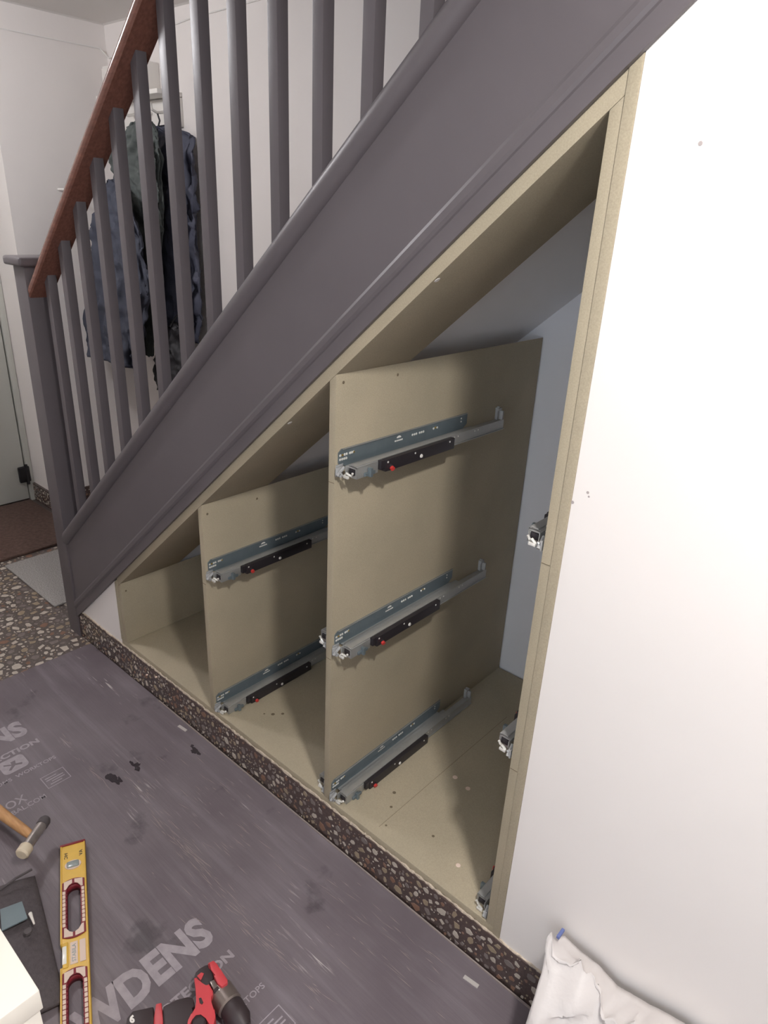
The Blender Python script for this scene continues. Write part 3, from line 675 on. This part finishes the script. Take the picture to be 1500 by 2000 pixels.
for k, (t0, t1) in enumerate(((-.0085, .0065), (.0105, .0225))):
    bm = bmesh.new(); bbox(bm, .276, .328, t0, t1, TH - .002, TH + .0003); pl = lvl_finish('label_plate', bm, M['pad'])
    if k == 0:
        bm = text_bm('STABILA', .042, .008, .02)
        for v in bm.verts: v.co = Vector((.323 - v.co.x, -.005 + (.008 - v.co.y), TH + .0003 + v.co.z)); 
        lvl_finish('printed_word', bm, M['vial'], pl)
for body, t, s in (('HC', -.016, .034), ('AV', .018, .034)):
    bm = text_bm(body, .018, .008, .02)
    for v in bm.verts: v.co = Vector((s + v.co.x - .009, t + .004 - v.co.y, TH - .0014 + v.co.z))
    lvl_finish('printed_mark', bm, M['iron'])

# ------------------------------------------------------------------ mallet
zh = .075
h0, h1 = P(89, 1601, 2, zh), P(47, 1662, 2, zh); ax = (h1 - h0).normalized(); mid = P(64, 1634, 2, zh)
ml = empty('mallet', (mid.x, mid.y, ZS), 'two-faced mallet with a wooden handle, metal head and cream nylon tip', 'mallet')
L = (h1 - h0).length
tube('head', [h0 + ax * .018, h0 + ax * (L - .014)], .0125, M['mallet'], ml, 20)
tube('rubber_face', [h0 - ax * .004, h0 + ax * .003, h0 + ax * .018], .0135, M['rubber'], ml, 20, rs=[.011, .0145, .0145])
tube('nylon_face', [h0 + ax * (L - .014), h0 + ax * (L - .011), h0 + ax * (L + .008), h0 + ax * (L + .012)], .015, M['nylon'], ml, 20, rs=[.014, .0165, .0165, .013])
hd = (P(0, 1588, 2, .06) - mid); hd.z = -.012; hd.normalize()
tube('handle', [mid + hd * .004, mid + hd * .03, mid + hd * .09, mid + hd * .16, mid + hd * .26, mid + hd * .27], .012, M['ash'], ml, 14, rs=[.0095, .0115, .0125, .0145, .0145, .011])

# ------------------------------------------------------------------ tool bag, white box
zt = .05
c0, c1 = P(60, 1692, 2, zt), P(92, 1830, 2, zt)
bx_ = empty('tool_bag', (c0.x + .15, c0.y - .2, ZS), 'flat black canvas tool bag with a grey-blue patch beside the white box', 'tool bag')
u = (c1 - c0); u.z = 0; Lb = u.length; u.normalize(); vv = Vector((u.y, -u.x, 0))
def bagp(a, b, z): q = c0 + u * a + vv * b; return Vector((q.x, q.y, z))
bm = bmesh.new(); bbox(bm, 0, .34, 0, .36, 0, 1, 0)
bmesh.ops.subdivide_edges(bm, edges=bm.edges, cuts=9, use_grid_fill=True)
for v in bm.verts:
    a, b, z = v.co; top = z
    infl = 1 - .35 * max(0, 1 - min(a, .34 - a) / .05) - .35 * max(0, 1 - min(b, .36 - b) / .05)
    q = bagp(a, b, ZS + .0004 + zt * top * (infl * .95 + .10 * noise.noise(Vector((a * 14, b * 14, 1))) * top))
    sh_ = .012 * math.sin(top * math.pi); cc = bagp(.17, .18, q.z); dq = (q - cc); dq.z = 0
    v.co = q + dq.normalized() * (sh_ - .006) + Vector((0, 0, 0))
finish('body', bm, M['canvas'], bx_, smooth='all')
pa = [P(0, 1776, 2, zt + .012), P(43, 1760, 2, zt + .012), P(54, 1793, 2, zt + .012), P(3, 1818, 2, zt + .012)]
prism('patch', [tuple(q.xy) for q in pa], XY, zt + .0085, zt + .0125, M['teal'], bx_, bev=.0012)
tube('zip_pull', [P(59, 1784, 2, zt + .012), P(62, 1792, 2, zt + .014), P(67, 1805, 2, zt + .01)], .003, M['white'], bx_, 8, rs=[.0042, .003, .0018])
bm = bmesh.new(); disc(bm, P(55, 1820, 2, zt + .008), (0, 0, 1), .009, .004, 16); finish('rivet', bm, M['rubber'], bx_)
a_, b_ = P(0, 1738, 2, zt + .008), P(62, 1698, 2, zt + .006); tube('seam', [a_, (a_ + b_) / 2 + Vector((0, 0, .004)), b_], .003, M['rubber'], bx_, 8)
for k in range(4):
    a_ = P(55 + k * 3, 1893 + 6 * k, 2, .012); b_ = a_ + Vector((.02, .022, 0)) 
    o = tube('screw', [a_, a_ + (b_ - a_) * .9, b_], .0018, M['zinc'], None, 8, rs=[.003, .0018, .0004]); tag(o, ('first of four loose screws, the one nearest the tool bag', 'second loose screw counted from the tool bag', 'third loose screw counted from the tool bag', 'loose screw half under the edge of the white box')[k], 'screw', 'loose screws')
    o.location.z -= .012 - ZS - .0022
hb = .5
cc = P(77, 1934, 2, hb)
wb = empty('white_box', (cc.x - .13, cc.y - .25, ZS), 'tall white lidded box at the bottom left corner, brightly lit', 'box')
box('body', cc.x - .257, cc.x - .003, cc.y - .5, cc.y - .004, ZS + .0004, hb - .03, M['card'], wb, bev=.002)
box('lid', cc.x - .26, cc.x, cc.y - .503, cc.y, hb - .04, hb, M['card'], wb, bev=.002)

# ------------------------------------------------------------------ drill lying on its side
dr = empty('cordless_drill', (-.85, -.47, ZS), 'red and black cordless drill lying on the printed sheet, half out of frame', 'drill')
zb = ZS + .0005
def DP(pts, z): return [tuple(P(230 + .18 * a, 1820 + .18 * b, 2, z).xy) for a, b in pts]
prism('motor_housing', DP([(822, 500), (838, 430), (890, 385), (950, 350), (1000, 345), (1045, 420), (1040, 500), (1000, 570), (940, 590), (880, 560)], .058), XY, zb + .004, .058, M['drill_k'], dr, bev=.007)
prism('front_housing', DP([(972, 338), (1040, 305), (1085, 350), (1115, 405), (1195, 515), (1190, 550), (1130, 595), (1085, 560), (1045, 480), (1030, 405)], .07), XY, zb + .002, .07, M['drill_r'], dr, bev=.003)
rb = prism('side_shell', DP([(826, 500), (862, 492), (905, 562), (950, 590), (990, 562), (1034, 640), (1034, 685), (1002, 705), (1004, 760), (1052, 840), (1062, 915), (1040, 1010), (985, 1010), (965, 930), (905, 884), (845, 893), (800, 945), (785, 1030), (752, 1000), (762, 950), (795, 885), (850, 830), (862, 760), (846, 620)], .062), XY, zb + .008, .062, M['drill_r'], dr, bev=.002)
prism('direction_slider', DP([(880, 720), (905, 712), (928, 765), (912, 785), (890, 770)], .0635), XY, .061, .0635, M['drill_k'], rb)
prism('red_insert', DP([(860, 478), (905, 440), (935, 450), (900, 525)], .0605), XY, .056, .0605, M['drill_r'], dr)
prism('speed_switch', DP([(1000, 540), (1045, 515), (1085, 585), (1040, 625)], .066), XY, .05, .066, M['chuck'], dr, bev=.001)
prism('switch_gap', DP([(1038, 630), (1085, 590), (1100, 610), (1050, 655)], .064), XY, .05, .064, M['drill_k'], dr)
prism('grip', DP([(822, 700), (838, 800), (785, 860), (742, 945), (735, 1180), (478, 1180), (482, 800), (640, 722), (760, 692)], .052), XY, zb + .006, .052, M['drill_k'], dr, bev=.008)
prism('red_band', DP([(412, 782), (476, 766), (490, 960), (480, 1180), (375, 1180), (392, 935)], .058), XY, zb + .003, .058, M['drill_r'], dr, bev=.002)
bt = prism('battery', DP([(95, 935), (160, 855), (392, 805), (388, 940), (370, 1250), (80, 1250)], .064), XY, zb, .064, M['drill_k'], dr, bev=.004)
o0 = P(230 + .18 * 128, 1820 + .18 * 990, 2, .0642); e1 = (P(240, 1990, 2, .0642) - P(230, 1990, 2, .0642)).normalized(); e2 = (P(230, 1980, 2, .0642) - P(230, 1990, 2, .0642)).normalized()
bm = text_bm('6', .010, .016, .05)
for v in bm.verts: v.co = o0 + e1 * v.co.x + e2 * v.co.y + Vector((0, 0, v.co.z))
finish('printed_digit', bm, M['white'], bt)
c_ = P(230 + .18 * 880, 1820 + .18 * 975, 2, .05); tube('trigger', [(c_.x, c_.y, zb + .015), (c_.x, c_.y, .054), (c_.x, c_.y, .058)], .014, M['drill_k'], dr, 20, rs=[.016, .016, .012])
a_, b_ = P(230 + .18 * 1120, 1820 + .18 * 640, 2, .045), P(230 + .18 * 1290, 1820 + .18 * 880, 2, .045)
a_.z = b_.z = zb + .034; cd_ = (b_ - a_).normalized()
tube('torque_ring', [a_ - cd_ * .008, a_ - cd_ * .004, a_ + cd_ * .033, a_ + cd_ * .036], .026, M['chuck'], dr, 28, rs=[.022, .0265, .0265, .023])
tube('chuck', [a_ + cd_ * .036, a_ + cd_ * .04, a_ + cd_ * .072, a_ + cd_ * .09], .022, M['drill_k'], dr, 28, rs=[.022, .0245, .0225, .012])
for k in range(5):
    q = a_ + cd_ * (.003 + .003 * (k % 2)) + Vector((-cd_.y, cd_.x, 0)) * (-.014 + .007 * k); bm = bmesh.new(); disc(bm, (q.x, q.y, zb + .034 + math.sqrt(max(0, .0265 ** 2 - (-.014 + .007 * k) ** 2))), (0, 0, 1), .0015, .0006, 8); finish('ring_mark', bm, M['white'], dr)

# ------------------------------------------------------------------ crumpled white film by the wall
bm = bmesh.new(); NX, NY = 84, 60; G = []
top = [P(px, py, 1, -.045) for px, py in ((1078, 1900), (1090, 1840), (1096, 1828), (1128, 1860), (1160, 1884), (1198, 1926), (1262, 1962), (1335, 2000))]
tops = [(q.x, q.z) for q in top[2:]] + [(.02, .30), (.14, .24), (.22, .12)]
def ridge_z(x):
    for (a, b) in zip(tops, tops[1:]):
        if x <= b[0]: f = max(0, (x - a[0]) / (b[0] - a[0])); return a[1] + (b[1] - a[1]) * f
    return tops[-1][1]
xa = tops[0][0]
for i in range(NX + 1):
    row = []
    for j in range(NY + 1):
        s, t = i / NX, j / NY                       # s along the wall, t from the wall into the room
        x0 = xa + (.22 - xa) * s; h0 = ridge_z(x0)
        if t < .12: y = -.0155 - .03 * t / .12; h = h0 * (.9 + .1 * (t / .12))
        else:
            q = (t - .12) / .88; y = -.0455 - .27 * (q ** 1.25); h = h0 * (1 - q ** 1.5)
        x = x0 - .025 * (1 - s) ** 3 * (1 - h / h0) - .02 * math.sin(9 * t) * (1 - s)
        f1 = noise.noise(Vector((x * 7 + y * 5, h * 9, 2.2))); f2 = abs(noise.noise(Vector((x * 16, h * 13 + y * 8, 7.7)))); f3 = abs(noise.noise(Vector((x * 34 + h * 16, h * 22 - y * 24, 4.4)))); f4 = noise.noise(Vector((x * 80, y * 70 + h * 60, 1.1)))
        am = min(1, h / .04) * min(1, t * 9 + .05)
        y += (-.06 * f2 - .028 * f3 + .006 * f4 + .03 * f1) * am; x += (.02 * f1 + .014 * f2) * am * min(1, s * 8); h += (-.025 * f2 - .012 * f3 + .003 * f4) * am
        row.append(bm.verts.new((x, min(y, -.0145), max(ZS + .0008, h))))
    G.append(row)
for i in range(NX):
    for j in range(NY): bm.faces.new((G[i][j], G[i + 1][j], G[i + 1][j + 1], G[i][j + 1]))
pb = finish('plastic_bag', bm, M['bagm'], None, origin=(-.1, -.2, ZS), smooth=True); tag(pb, 'crumpled white plastic bag slumped against the white wall', 'bag')
sm = pb.modifiers.new('thickness', 'SOLIDIFY'); sm.thickness = .0008; sm.offset = -1
bm = bmesh.new(); q = P(1096, 1829, 1, -.045); bbox(bm, q.x - .008, q.x - .002, q.y - .002, q.y + .02, q.z - .01, q.z - .003, .001); finish('blue_corner', bm, M['blue'], pb)

# scuffs on the white wall
wf = bpy.data.objects['wall_front']
for (px, py, s) in ((1368, 280, .003), (1148, 962, .0025), (1150, 970, .0018), (1118, 981, .003), (1140, 826, .002)):
    p = P(px, py, 1, 0); bm = bmesh.new(); disc(bm, p, (0, -1, 0), s, .0004, 7); finish('scuff', bm, M['dirt'], wf)
